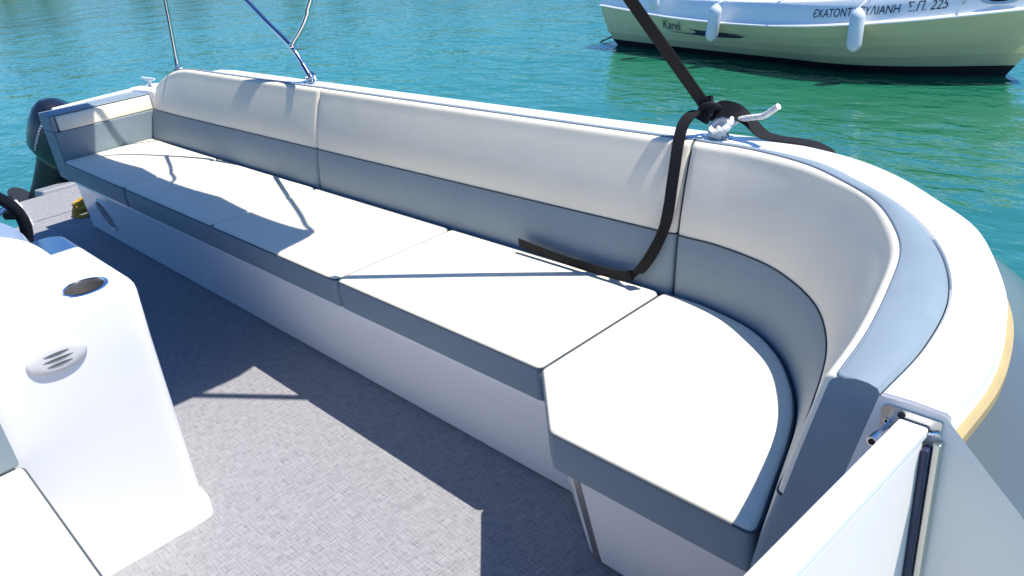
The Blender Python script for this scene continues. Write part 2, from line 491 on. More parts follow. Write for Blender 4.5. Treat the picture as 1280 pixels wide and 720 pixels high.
def rub(mir):
    P = [b+(b-a).normalized()*.006+V((0, 0, -.045)) for a, b in zip(gi, go)]
    if mir: P = [V((p.x, -1.3-p.y, p.z)) for p in P]
    rings = []
    for p, a, b in zip(P, gi, go):
        o = (b-a).normalized()
        if mir: o = V((o.x, -o.y, o.z))
        rings.append([p+o*d+V((0, 0, z)) for d, z in ((-.012, .010), (.001, .011), (.007, .006), (.007, -.010), (.001, -.016), (-.012, -.016))])
    return loft(rings)
child('rub_rail', rub(False), 'gold', boat); child('rub_rail', rub(True), 'gold', boat)
def hull(mir):
    rings = []
    for a, b in zip(gi, go):
        o = (b-a).normalized(); top = b.z-.05
        F = max(0, min(1, (b.x-.30)/.45)); F = F*F*(3-2*F)
        prof = [(-.012, top+.004), (.05*F-.006*(1-F), top-.026), (.10*F-.004*(1-F), .80-.05*(1-F)), (.15*F-.004*(1-F), .75-.1*(1-F)), (.19*F-.005, .69-.15*(1-F)), (.215*F-.008, .58-.15*(1-F)), (.20*F-.02, .30), (.10*F-.05, -.1), (-.10, ZW), (-.28, ZW-.28)]
        ring = [V((b.x, b.y, 0))+o*d+V((0, 0, z)) for d, z in prof]
        if mir: ring = [V((p.x, -1.3-p.y, p.z)) for p in ring]
        rings.append(ring)
    return loft(rings, False)
child('hull_side', hull(False), 'hullgrey', boat); child('hull_side', hull(True), 'hullgrey', boat)
# bulkhead at the bow end of the bulwark (plane y = -.245) - faces the gate opening
def bulkhead(mir):
    pr = [(.932, .9135), (.975, .9150), (1.019, .9135), (1.030, .901), (1.080, .848), (1.129, .798), (1.178, .75), (1.217, .69), (1.242, .58), (1.228, .30), (1.130, -.1), (1.03, ZW-.1), (.70, ZW-.1), (.70, .0), (.755, .36), (.80, .36)]
    s = -1 if not mir else 1
    y0, y1 = -.249, -.2455
    r0 = [V((x, y0, z)) for x, z in pr]; r1 = [V((x-.012 if x > 1.0 else x, y1, z-.004)) for x, z in pr]
    if mir: r0 = [V((p.x, -1.3-p.y, p.z)) for p in r0]; r1 = [V((p.x, -1.3-p.y, p.z)) for p in r1]
    return loft([r0, r1])
child('bow_bulkhead', bulkhead(False), 'matte_white', boat); child('bow_bulkhead', bulkhead(True), 'matte_white', boat)
# inner coaming behind the seats, stern quarter and transom
child('coaming', loft([[(-4.16, .58, .70), (-4.02, .58, .745), (-4.02, -1.88, .745), (-4.16, -1.88, .70)][::-1], [(-4.16, .58, -.45), (-4.02, .58, -.1), (-4.02, -1.88, -.1), (-4.16, -1.88, -.45)][::-1]]) if False else loft([[(-4.15, y, .30), (-4.074, y, .30), (-4.074, y, .757+.006*k), (-4.09, y, .762+.006*k), (-4.15, y, .735+.006*k)] for k, y in enumerate((.09, .3, .60))]), 'gel', boat, bevel=.01)
child('quarter', loft([[(-4.13, .56, z), (-3.84, .60, z), (-3.84, .752, z), (-4.08, .74, z)] for z in (ZW-.2, .775)]), 'gel', boat, bevel=.02)
child('deck_beam', loft([[(-4.13, y, ZW-.2), (-4.0, y, ZW-.2), (-4.0, y, -.02), (-4.13, y, -.02)] for y in (.56, -1.86)]), 'gel', boat)
child('swim_platform', loft([[(x, y, z) for x, y in ((-5.26, .50), (-5.26, -.05), (-4.72, -.13), (-4.131, -.13), (-4.131, .50))] for z in (-.12, -.004)]), 'gel', boat, bevel=.01)
child('platform_edge', loft([[(-5.22, -.06, z), (-5.20, -.105, z), (-4.55, -.215, z), (-4.55, -.14, z)] for z in (-.10, .035)]), 'gel', boat, bevel=.012)
# deck floor: woven vinyl
bm = bmesh.new()
pts = [(-4.60, .52), (.2, .52), (.80, -.1), (.93, -.245), (.93, -1.05), (.2, -1.82), (-4.60, -1.82)]
bm.faces.new([bm.verts.new((x, y, 0)) for x, y in pts]); 
tag(obj('deck_floor', bm, 'carpet'), 'grey woven vinyl deck of the boat', 'deck', kind='structure')
bm = bmesh.new(); bm.faces.new([bm.verts.new((x, y, .0015)) for x, y in ((-5.24, .49), (-5.24, -.04), (-4.72, -.125), (-4.605, -.125), (-4.605, .49))])
child('platform_carpet', bm, 'carpet', boat)
child('deck_pan', loft([[(x, y, z) for x, y in [(-4.60, .5), (.2, .5), (.72, -.1), (.9, -.26), (.9, -1.04), (.2, -1.8), (-4.60, -1.8)]] for z in (-.06, -.006)]), 'gel', boat)
child('bow_sill', loft([[(.9, -.25, z), (1.13, -.25, z), (1.13, -1.05, z), (.9, -1.05, z)] for z in (ZW-.1, -.01)]), 'gel', boat, bevel=.01)

# cleat at the stern quarter
root = empty('mooring_cleat', (-4.0, .66, .775), 'small white cleat on the stern quarter', 'cleat')
child('post', cyl((-4.0, .66, .776), (-4.0, .66, .815), .012, 10), 'pale_piping', root)
child('horn', tube([(-4.09, .655, .822), (-4.05, .657, .818), (-4.0, .66, .816), (-3.95, .663, .818), (-3.91, .665, .822)], [.006, .010, .012, .010, .006], 10), 'pale_piping', root)

# ------------------------------------------------------------------ bow gate
def ajar(x0, x1, y0, y1, z0, z1):
    k = .036; f = lambda x, y: x+k*(y+.25)
    return loft([[(f(x0, y0), y0, z), (f(x1, y0), y0, z), (f(x1, y1), y1, z), (f(x0, y1), y1, z)] for z in (z0, z1)])
gate = empty('bow_gate', (.98, -.65, 0), 'white bow gate panel closed beside the curved seat', 'gate')
child('panel', ajar(.965, 1.000, -1.04, -.262, .04, .876), 'matte_white', gate, bevel=.004)
child('top_cap', ajar(.963, 1.002, -1.045, -.2535, .877, .893), 'gel', gate, bevel=.004)
child('seal', box(1.000, 1.010, -.272, -.256, .05, .868), 'seal', gate, bevel=.003)
child('jamb', box(1.0105, 1.021, -.262, -.249, .05, .876), 'brushed', gate, bevel=.002)
bm = bmesh.new()
pr = round_poly([(.938, .846), (.938, .905), (1.016, .905), (1.016, .882), (.972, .872), (.960, .846)], [.012, .012, .003, .003, .004, .006])
hinge = child('hinge_plate', loft([[(x, y, z) for x, z in pr] for y in (-.2525, -.2495)]), 'brushed', gate)
child('screw', cyl((.9465, -.2545, .880), (.9465, -.2515, .880), .0042, 12), 'steel', hinge)
child('screw_slot', cyl((.9465, -.2555, .880), (.9465, -.2546, .880), .0018, 8), 'dark', hinge)
child('pin_hole', cyl((.965, -.2545, .8965), (.965, -.2516, .8965), .0048, 10), 'dark', hinge)
lt = child('latch_bolt', tube([(.951, -.253, .876), (.951, -.270, .876), (.950, -.285, .876)], [.005, .0062, .0062], 12), 'steel', gate)
child('latch_knob', tube([(.950, -.287, .876), (.949, -.304, .876)], [.0075, .0075], 12), 'steel', lt)
child('bolt_end', cyl((.949, -.3043, .876), (.949, -.3055, .876), .0045, 10), 'dark', lt)
child('gusset', tube([(1.003, -.256, .884), (1.014, -.254, .889)], .003, 8), 'steel', gate)

# ------------------------------------------------------------------ bimini top
bim = empty('bimini_top', (-2.0, -.65, .93), 'navy canvas sun canopy on polished steel poles over the stern', 'canopy')
def canopy():
    nx, ny = 36, 20; rings = []
    xa, xb, ya, yb = -3.42, -.62, -2.0, .712
    for th in (0,):
        pass
    def P(i, j, dz):
        u, v = i/nx, j/ny
        x = xa+(xb-xa)*u; y = ya+(yb-ya)*v
        sc_ = abs(math.sin(u*math.pi*3))      # the cloth pulls in between its bows
        pull = .035*sc_*(1 if u < .98 else 0)
        e = (2*v-1)
        y -= pull*e*abs(e)
        x -= .10*max(0, abs(e)-.82)/.18*max(0, u-.9)/.1
        z = 2.50 - .085*e**2 - .03*sc_ - .05*max(0, abs(e)-.9)*10*.5
        return V((x, y, z+dz))
    bm = bmesh.new()
    top = [[bm.verts.new(P(i, j, .004)) for j in range(ny+1)] for i in range(nx+1)]
    bot = [[bm.verts.new(P(i, j, 0)) for j in range(ny+1)] for i in range(nx+1)]
    for i in range(nx):
        for j in range(ny):
            bm.faces.new((top[i][j], top[i+1][j], top[i+1][j+1], top[i][j+1])); bm.faces.new((bot[i][j], bot[i][j+1], bot[i+1][j+1], bot[i+1][j]))
    for i in range(nx):
        bm.faces.new((top[i][0], bot[i][0], bot[i+1][0], top[i+1][0])); bm.faces.new((top[i][ny], top[i+1][ny], bot[i+1][ny], bot[i][ny]))
    for j in range(ny):
        bm.faces.new((top[0][j], top[0][j+1], bot[0][j+1], bot[0][j])); bm.faces.new((top[nx][j], bot[nx][j], bot[nx][j+1], top[nx][j+1]))
    return bm
child('canvas', canopy(), 'canvas', bim)
def bow(pts, r=.0125):
    P = catmull(pts, 6); return P
r_t = .0125
aft = catmull([(-3.577, .695, .905), (-3.489, .695, 1.285), (-3.37, .69, 1.9), (-3.30, .60, 2.40), (-3.30, .0, 2.47), (-3.30, -.65, 2.485), (-3.30, -1.3, 2.47), (-3.30, -1.90, 2.40), (-3.37, -1.99, 1.9), (-3.489, -1.995, 1.285), (-3.577, -1.995, .905)], 8)
child('support_pole', tube(aft, r_t, 12), 'steel', bim)
main = catmull([(-2.115, .712, .945), (-2.21, .71, 1.08), (-2.40, .71, 1.19), (-2.559, .71, 1.283), (-2.83, .70, 1.60), (-3.02, .68, 2.05), (-3.05, .60, 2.40), (-3.05, .0, 2.47), (-3.05, -.65, 2.485), (-3.05, -1.3, 2.47), (-3.05, -1.90, 2.40), (-3.02, -1.98, 2.05), (-2.559, -2.0, 1.283), (-2.115, -2.0, .945)], 8)
main = catmull([(-2.112, .712, .945), (-2.215, .71, 1.075), (-2.387, .71, 1.178), (-2.559, .71, 1.283), (-2.75, .70, 1.40), (-3.02, .68, 2.0), (-3.05, .60, 2.40), (-3.05, .0, 2.47), (-3.05, -.65, 2.485), (-3.05, -1.3, 2.47), (-3.05, -1.90, 2.40), (-3.02, -1.98, 2.0), (-2.559, -2.0, 1.283), (-2.112, -2.0, .945)], 8)
child('main_bow', tube(main, r_t, 12), 'steel', bim)
brn = catmull([(-2.20, .705, 1.082), (-2.155, .705, 1.115), (-2.08, .708, 1.168), (-2.02, .71, 1.222), (-1.964, .71, 1.284), (-1.60, .71, 1.62), (-.92, .70, 2.23), (-.70, .62, 2.39), (-.66, 0, 2.47), (-.66, -.65, 2.485), (-.66, -1.3, 2.47), (-.70, -1.9, 2.39), (-.92, -1.99, 2.23), (-1.964, -2.0, 1.284), (-2.20, -2.0, 1.082)], 8)
child('front_bow', tube(brn, .0115, 12), 'steel', bim)
mid = catmull([(-2.9, .69, 1.62), (-2.35, .69, 2.1), (-2.0, .62, 2.40), (-2.0, 0, 2.47), (-2.0, -.65, 2.485), (-2.0, -1.3, 2.47), (-2.0, -1.9, 2.40), (-2.35, -1.98, 2.1), (-2.9, -1.98, 1.62)], 6)
child('middle_bow', tube(mid, .0115, 10), 'steel', bim)
def jaw(x, y, z, dx, dz):         # deck hinge: round foot, two cheeks, pin, socket
    d = V((dx, 0, dz)).normalized()
    f = child('deck_hinge', box(x-.045, x+.035, y-.018, y+.018, z-.018, z-.010), 'steel', bim, bevel=.003)
    bm = bmesh.new(); sphere((x-.005, y, z+.002), .020, bm, 1.1, .8, 1.0); child('cheek', bm, 'steel', f)
    child('socket', tube([V((x, y, z))+d*.012, V((x, y, z))+d*.075], .0165, 14), 'steel', f)
    child('pin', cyl((x-.004, y-.026, z+.006), (x-.004, y+.026, z+.006), .006, 10), 'brushed', f)
    child('eye', tube([(x+.028, y, z-.008), (x+.050, y-.006, z+.004), (x+.056, y-.010, z+.020), (x+.040, y-.010, z+.032), (x+.018, y-.006, z+.026)], .007, 10), 'steel', f)
jaw(-2.104, .712, .937, -.09, .115)
jaw(-3.580, .695, .888, .04, .18)
child('clamp', tube([(-2.19, .709, 1.058), (-2.225, .709, 1.092)], .0175, 14), 'steel', bim)
child('knuckle', sphere((-2.196, .706, 1.086), .017), 'steel', bim)

# ------------------------------------------------------------------ tie-down strap, knotted rope
st = empty('tie_down_strap', (.05, .71, .95), 'black webbing strap running from the canopy to the gunwale and down over the backrest', 'strap')
foot = V((.036, .712, .992)); topp = V((-.716, .21, 2.42))
P = [foot.lerp(topp, i/20)+V((0, 0, -.02*math.sin(math.pi*i/20))) for i in range(21)]
w = [(.75, -.2, .45)]*21
child('tension_leg', ribbon(P, w, .046), 'black', st)
P = catmull([(.050, .705, .990), (.036, .698, .996), (.023, .69, .995), (.009, .66, .985), (.002, .635, .961), (.004, .610, .917), (.008, .588, .862), (.009, .570, .806), (.009, .555, .750), (.003, .540, .692), (-.020, .528, .63), (-.050, .514, .573), (-.084, .502, .533), (-.13, .497, .519), (-.22, .497, .515), (-.32, .497, .515), (-.45, .499, .520), (-.576, .501, .528)], 5)
W = []
for i in range(len(P)):
    u = i/(len(P)-1)
    if u < .12: W.append((.15, .55, .8))
    elif u < .50: W.append((.96, .25, -.1))
    elif u < .58: W.append((.55, .8, -.1))
    elif u < .72: W.append((.80, .45, .55))
    else: W.append((.05, -.10, 1))
for _ in range(6): W = [W[0]]+[tuple((V(W[i-1])+V(W[i])*2+V(W[i+1]))/4) for i in range(1, len(W)-1)]+[W[-1]]
child('hanging_leg', ribbon(P, W, .033), 'black', st)
P = catmull([(.046, .716, .984), (.075, .722, .998), (.115, .728, .990), (.150, .735, .968), (.185, .742, .936), (.225, .752, .923), (.285, .757, .921), (.335, .757, .916), (.37, .763, .895), (.385, .785, .85)], 5)
W = [(.35, .5, .75)]*12+[(-.2, 1, .45)]*8+[(.05, 1, .0)]*(len(P)-20)
for _ in range(6): W = [W[0]]+[tuple((V(W[i-1])+V(W[i])*2+V(W[i+1]))/4) for i in range(1, len(W)-1)]+[W[-1]]
child('outboard_leg', ribbon(P, W, .046), 'black', st)
bm = bmesh.new()
tube(catmull([(.020, .700, .975), (.030, .690, 1.005), (.055, .700, 1.012), (.066, .722, .995), (.052, .735, .972), (.030, .725, .965)], 5, True)+[V((.020, .700, .975))], .009, 8, bm)
ribbon(catmull([(.028, .69, .965), (.036, .697, .995), (.03, .71, 1.03)], 5), [(.8, -.1, .2)]*11, .044, .010, bm)
child('hitch', bm, 'black', st)
kn = empty('knotted_rope', (.08, .70, .92), 'short white rope knotted round the deck eye with a loose tail', 'rope')
bm = bmesh.new()
for a, (cx, cy, cz, rx, ry, rz, tilt) in enumerate([(.078, .705, .952, .026, .018, .022, .2), (.086, .70, .945, .022, .022, .016, 1.0), (.070, .708, .940, .024, .016, .016, -.6), (.092, .712, .958, .018, .02, .020, .6)]):
    pts = []
    for k in range(17):
        t = k*math.tau/16; x = rx*math.cos(t); y = ry*math.sin(t); z = rz*math.sin(t+tilt*2)
        pts.append((cx+x*math.cos(tilt)-y*math.sin(tilt), cy+x*math.sin(tilt)+y*math.cos(tilt), cz+z*.8))
    tube(pts, .0095, 9, bm)
child('knot', bm, 'rope', kn)
child('tail', tube(catmull([(.095, .72, .955), (.130, .722, .972), (.170, .718, .983), (.205, .714, .992), (.235, .708, 1.012), (.252, .705, 1.024)], 6), .0085, 10), 'rope', kn)
child('deck_eye', tube([(.055, .70, .924), (.060, .70, .94), (.078, .705, .95), (.096, .71, .94), (.10, .71, .924)], .0045, 8), 'steel', kn)
child('eye_base', box(.045, .112, .688, .722, .9205, .925), 'steel', kn, bevel=.0015)

# yellow rope coil on the platform
yc = empty('rope_coil', (-4.42, .16, 0), 'coil of yellow rope on the stern platform beside the bench', 'rope')
bm = bmesh.new()
for k in range(4):
    rr = .085-.007*k+random.uniform(-.008, .008); z = .014+k*.024; ox, oy = random.uniform(-.012, .012), random.uniform(-.012, .012)
    tube([(-4.42+ox+rr*math.cos(t*math.tau/20), .16+oy+rr*.9*math.sin(t*math.tau/20), z+.008*math.sin(t*math.tau/20*2+k)) for t in range(21)], .0135, 8, bm)
child('coil', bm, 'yrope', yc)

# ------------------------------------------------------------------ helm console
con = empty('helm_console', (-1.2, -1.1, 0), 'white moulded helm console with cup holder and oval vent', 'console')
XF, YP, ZC = -.806, -.638, .79
def con_ring(z, d, k=1.0):
    n = 60
    A, B, C, D = (XF-d, -1.9), (XF-d, YP-d), (-1.46+d, YP-d), (-1.46+d, -1.9)
    rp = round_poly([A, B, C, D], [.04, .055, .055, .04], 7); out = []
    for q in range(4):            # straight runs get points of their own
        c = rp[q*8:(q+1)*8]; e = rp[((q+1)*8) % 32]; out += c
        out += [(c[-1][0]+(e[0]-c[-1][0])*k/n, c[-1][1]+(e[1]-c[-1][1])*k/n) for k in range(1, n)]
    return [(x, y, z) for x, y in out]
rings = [con_ring(.0, .003), con_ring(.047, .003), con_ring(.051, .0042), con_ring(.0525, .008), con_ring(.0528, .016), con_ring(.30, .013), con_ring(.62, .008), con_ring(.755, .004), con_ring(.771, .006), con_ring(.782, .011), con_ring(.788, .018), con_ring(ZC, .027)]
cc = V((-.893, -.752, ZC))
bm = loft(rings, True, False)
hole = []
for x, y, z in rings[-1]:
    a = math.atan2(y-cc.y, x-cc.x); hole.append((cc.x+.0572*math.cos(a), cc.y+.0572*math.sin(a), ZC))
loft([rings[-1], hole], True, False, bm)
bmesh.ops.remove_doubles(bm, verts=bm.verts, dist=1e-5)
child('body', bm, 'gel', con)
# cup holder
def ringz(c, r, z, n=32): return [(c.x+r*math.cos(k*math.tau/n), c.y+r*math.sin(k*math.tau/n), z) for k in range(n)]
cup = child('cup_holder', loft([ringz(cc, .0595, ZC+.0006), ringz(cc, .058, ZC+.0035), ringz(cc, .0515, ZC+.0045), ringz(cc, .0485, ZC+.002)], True, False), 'steel', con)
child('well', loft([ringz(cc, .0484, ZC+.0022), ringz(cc, .0465, ZC-.004), ringz(cc, .0440, ZC-.092), ringz(cc, .040, ZC-.098), ringz(cc, .001, ZC-.098)], True, False), 'darksteel', cup)
# vent cover on the front
vc = V((XF-.008, -.884, .672))
def vring(s, off, n=36):
    return [V((XF-.006+off+(.0), vc.y+.072*s*math.cos(k*math.tau/n), vc.z+.040*s*math.sin(k*math.tau/n))) for k in range(n)]
vent = child('vent_cover', loft([vring(1.0, -.006), vring(1.0, .002), vring(.97, .005), vring(.90, .0075), vring(.6, .0095), vring(.001, .010)], True, False), 'ventwhite', con)
bm = bmesh.new()
for dz, hw in ((.014, .030), (.0, .036), (-.014, .030)):
    n = 12; up = []; dn = []
    for k in range(n+1):
        u = -1+2*k/n; y = vc.y+u*hw; th = .0030*(1-u*u)+.0002
        off = .0101-.003*(u*hw/.072)**2*2+.0003
        up.append(V((XF-.006+off, y, vc.z+dz+th))); dn.append(V((XF-.006+off, y, vc.z+dz-th)))
    loft([up+dn[::-1], [p+V((.0012, 0, 0)) for p in up+dn[::-1]]], True, True, bm)
child('slots', bm, 'slot', vent)
# fairing and wrap-round screen
ccx, ccy = -1.20, -1.20
def fair(th, s, z): return V((ccx+.30*s*math.cos(th), ccy+.47*s*math.sin(th), z))
rings = []
A0, A1 = -math.pi*.53, math.pi*.53
def rimz(th): 
    e = abs(th)/A1; return ZC+.004+.27*(1-e**1.3)
def fpt(th, u):
    base = fair(th, 1.0, ZC-.004); rim = fair(th, .91, rimz(th))
    p = base.lerp(rim, u); p.z = base.z+(rim.z-base.z)*math.sin(u*math.pi/2)**.8
    return p
for k in range(49):
    th = A0+(A1-A0)*k/48
    r = [fpt(th, u/8) for u in range(9)]
    r += [fair(th, .86, rimz(th)+.002), fair(th, .78, max(rimz(th)-.01, ZC)), fair(th, .66, ZC-.004)]
    rings.append(r)
child('fairing', loft(rings), 'gel', con)
rings = []
for k in range(49):
    th = A0*.98+(A1-A0)*.98*k/48; e = abs(th)/A1
    b = fair(th, .91, rimz(th)-.002); t = fair(th, .89, rimz(th)+.055*max(1-e**3, .0)+.003)
    o = V((math.cos(th), math.sin(th), 0))*.005
    rings.append([b, t, t-o, b-o])
child('windscreen', loft(rings), 'screen', con)
wh = empty('steering_wheel', (0, 0, 0)); wh.parent = con; wh.location = V((-1.62, -.88, .80))-V(con.location)
c0 = V((-1.62, -.885, .795)); ax1 = V((0, 1, 0)); ax2 = V((.35, 0, 1)).normalized()
rim = [c0+(ax1*math.cos(k*math.tau/40)+ax2*math.sin(k*math.tau/40))*.185 for k in range(41)]
child('rim', tube(rim, .019, 10, cap=False), 'rubber', wh)
bm = bmesh.new()
for k in range(3):
    a = k*math.tau/3+.52; tube([c0, c0+(ax1*math.cos(a)+ax2*math.sin(a))*.18], .008, 8, bm)
child('spokes', bm, 'steel', wh)
child('hub', cyl(c0+V((-.02, 0, .007)), c0+V((.14, 0, -.05)), .03, 14), 'rubber', wh)

# forward lounge in front of the console
lg = empty('lounge_seat', (-.4, -1.4, 0), 'cream lounge seat with grey back pad against the console front', 'seat')
child('base', box(-.815, .05, -1.80, -1.075, .0, .338), 'gel', lg, bevel=.012)
P = densify(round_poly([(-.79, -1.82), (.06, -1.82), (.06, -1.048), (-.79, -1.048)], [.03, .03, .03, .02]))
rings = [[(x, y, z) for x, y in inset(P, d)] for d, z in ((.006, .34), (0, .346), (-.002, .40), (.001, .441))]
bm = loft(rings, True, True); child('side_band', bm, 'grey', lg)
rings = [[(x, y, z) for x, y in inset(P, d)] for d, z in ((.001, .441), (.004, .447), (.010, .450), (.016, .451))]
bm = loft(rings, True, True); child('cushion', bm, 'cream', lg)
r = [V((x, y, .4415)) for x, y in inset(P, -.0005)]; child('piping', tube(r+[r[0]], .003, 6, cap=False), 'soft_piping', lg)
child('back_pad', loft([[(-.812, y, .455), (-.775, y, .455), (-.785, y, .60), (-.812, y, .60)] for y in (-1.80, -1.052)]), 'grey', lg, bevel=.01)
child('upper_pad', loft([[(-.815, y, .603), (-.783, y, .603), (-.795, y, .70), (-.815, y, .70)] for y in (-1.80, -1.055)]), 'cream', lg, bevel=.01)

# ------------------------------------------------------------------ outboard motor
ob = empty('outboard_motor', (-5.5, .28, ZW), 'black outboard motor tilted up behind the stern backrest', 'outboard motor')
def orot(p):                      # local (fore, side, up), tilted and leaned
    x, y, z = p; a = math.radians(-38)
    # tilt about the y axis so the leg swings aft, and roll a little
    X = x*math.cos(a)-z*math.sin(a); Z = x*math.sin(a)+z*math.cos(a)
    w_ = math.radians(32)
    return V((X*math.cos(w_)-y*math.sin(w_), X*math.sin(w_)+y*math.cos(w_), Z))
OB = V((-5.56, .355, .15))
def mo(p): return OB+orot(p)
def sup(cx, w, l, z, n=24, e=2.6):
    out = []
    for k in range(n):
        t = k*math.tau/n; c, s = math.cos(t), math.sin(t)
        out.append(mo((cx+l*math.copysign(abs(c)**(2/e), c), w*math.copysign(abs(s)**(2/e), s), z)))
    return out
child('cowl', loft([sup(0, .12, .17, .02), sup(0, .155, .235, .07), sup(0, .165, .255, .16), sup(-.005, .165, .262, .26), sup(-.01, .155, .255, .35), sup(-.015, .13, .225, .42), sup(-.02, .09, .16, .462), sup(-.02, .02, .05, .478)]), 'cowl', ob)
child('mid_section', loft([sup(-.01, .10, .14, .03), sup(-.02, .075, .12, -.10), sup(-.03, .055, .10, -.30), sup(-.03, .05, .10, -.52)]), 'engine', ob)
child('cavitation_plate', loft([sup(-.10, .09, .20, -.50), sup(-.10, .09, .20, -.515)]), 'engine', ob)
child('gearcase', loft([sup(.10, .005, .01, -.62), sup(.06, .04, .06, -.61), sup(-.04, .055, .16, -.62), sup(-.16, .05, .05, -.62)]), 'engine', ob)
child('skeg', loft([[mo((.08, -.008, -.66)), mo((-.10, -.008, -.66)), mo((-.10, .008, -.66)), mo((.08, .008, -.66))], [mo((.0, -.004, -.82)), mo((-.08, -.004, -.80)), mo((-.08, .004, -.80)), mo((.0, .004, -.82))]]), 'engine', ob)
pr = empty('propeller', (0, 0, 0)); pr.parent = ob
for k in range(3):
    a = k*math.tau/3+.4; bm = bmesh.new(); r0 = []
    for u in range(5):
        rr = .03+.12*u/4; wd = .03+.05*math.sin(math.pi*min(u/4*.85+.1, 1)); tw = .035*(1-u/8)
        c = lambda s, o: mo((-.22+s*tw+o, math.cos(a)*rr-math.sin(a)*s*wd, -.62+math.sin(a)*rr+math.cos(a)*s*wd))
        r0.append([c(-1, .004), c(1, .004), c(1, -.004), c(-1, -.004)])
    b = obj('blade', loft(r0), 'engine'); b.parent = pr; b.location = -V(ob.location)
child('clamp_bracket', loft([[mo((x, y, z)) for x, y, z in ((.12, -.10, .0), (.20, -.10, .0), (.20, .10, .0), (.12, .10, .0))], [V((-5.27, .16, -.08)), V((-5.22, .16, -.08)), V((-5.22, .44, -.08)), V((-5.27, .44, -.08))]]), 'engine', ob)
child('fairing_plate', loft([[V((-5.42, .08, -.10)), V((-5.20, .10, -.10)), V((-5.20, .46, -.10)), V((-5.42, .48, -.10))], [V((-5.40, .10, .02)), V((-5.24, .12, .03)), V((-5.24, .44, .03)), V((-5.40, .46, .02))]]), 'fin', ob, bevel=.01)
# plain silver marks standing in for the lettering along the cowl's edge
bm = bmesh.new()
CW = [(.07, .155, .235), (.16, .165, .255), (.26, .165, .262), (.35, .155, .255), (.42, .13, .225)]
def cowl_pt(z, t, off):
    for (z0, w0, l0), (z1, w1, l1) in zip(CW[:-1], CW[1:]):
        if z <= z1 or z1 == .42:
            u = (z-z0)/(z1-z0); w_, l_ = w0+(w1-w0)*u, l0+(l1-l0)*u; break
    c, s_ = math.cos(t), math.sin(t); e = 2.6
    return mo((l_*math.copysign(abs(c)**(2/e), c)*(1+off)-.01, w_*math.copysign(abs(s_)**(2/e), s_)*(1+off), z))
for k in range(11):
    z0 = .10+k*.024; t0 = math.radians(-104); dt = math.radians(random.uniform(2.2, 4))
    q = [(z0, t0), (z0, t0+dt), (z0+.014, t0+dt), (z0+.014, t0)]
    loft([[cowl_pt(z, t, .004) for z, t in q], [cowl_pt(z, t, .012) for z, t in q]], True, True, bm)
child('cowl_marks', bm, 'decal', ob)

# ------------------------------------------------------------------ neighbouring boat
AL = math.radians(-14); AX = V((math.cos(AL), math.sin(AL), 0)); AN = V((-math.sin(AL), math.cos(AL), 0)); BO = V((-1.13, 7.68, ZW))
def nb(s, l, z): return BO+AX*s+AN*l+V((0, 0, z))
def interp(tab, x):
    if x <= tab[0][0]: return tab[0][1]
    for (a, b), (c, d) in zip(tab[:-1], tab[1:]):
        if x <= c:
            u = (x-a)/(c-a); return b+(d-b)*u
    return tab[-1][1]
RZ = [(-5.2, .565), (-4.4, .505), (-3.7, .475), (-2.7, .47), (-2.0, .487), (-1.5, .512), (-.6, .575), (0, .63), (.5, .69)]
def smooth_tab(tab, x, w=.5): return (interp(tab, x-w)+2*interp(tab, x)+interp(tab, x+w))/4
#        level : (z as function of rail height, full half beam mid, aft gain, stem s, entry length)
def level(q, s):
    """q 0 = waterline .. 1 = rail ; returns (half beam, z)"""
    rz = smooth_tab(RZ, s)
    z = q*rz
    send = .02+.48*q
    B = .56+.44*q**.75; aft = (.20*(1-q)-.06*q)*max(0, min(1, (-s-2)/3.1))
    ln = 1.65+.75*q
    t = max(0, min(1, (send-s)/ln)); return (B*math.sin(t*math.pi/2)**(1.0-.15*q)+aft*t, z)
nbt = empty('moored_boat', BO, 'olive green motor boat with white upper band moored across the water', 'boat')
SS = [-5.2+i*(5.2+.55)/70 for i in range(71)]
def stem(q, s):                   # squeeze the last stations on to the raked stem
    send = .02+.48*q; u = (s+5.2)/(5.75); return -5.2+ (send+5.2)*u - .10*q*max(0, 1-u*6)
def strip(qs, side, off=lambda q: 0.0, zoff=lambda q: 0.0):
    rings = []
    for s in SS:
        r = []
        for q, dl in qs:
            ss = stem(max(q, 0), s); b, z = level(max(q, 0), ss)
            if q < 0: b *= 1+q*.8; z = q*.5
            r.append(nb(ss, side*(b+dl*min(1, b/.1)), z))
        rings.append(r)
    return rings
def q_of(z, s): return z/smooth_tab(RZ, s)
planks = [(.17, .0), (.36, .0), (.364, .018), (.56, .004), (.564, .022), (.76, .006), (.764, .026), (1.0, .010)]
bm = bmesh.new()
for sd in (-1, 1): loft(strip(planks, sd), False, False, bm)
child('hull', bm, 'olive', nbt)
bm = bmesh.new()
for sd in (-1, 1): loft(strip([(-.4, .0), (0, .002), (.17, .002)], sd), False, False, bm)
child('boot_stripe', bm, 'boot', nbt)
# transom
bm = bmesh.new(); l = []; r_ = []
for q in (0, .2, .4, .6, .8, 1.0):
    ss = stem(q, -5.2); b, z = level(q, ss); l.append(nb(ss, -b, z)); r_.append(nb(ss, b, z))
loft([l, r_], False, False, bm); child('transom', bm, 'olive', nbt)
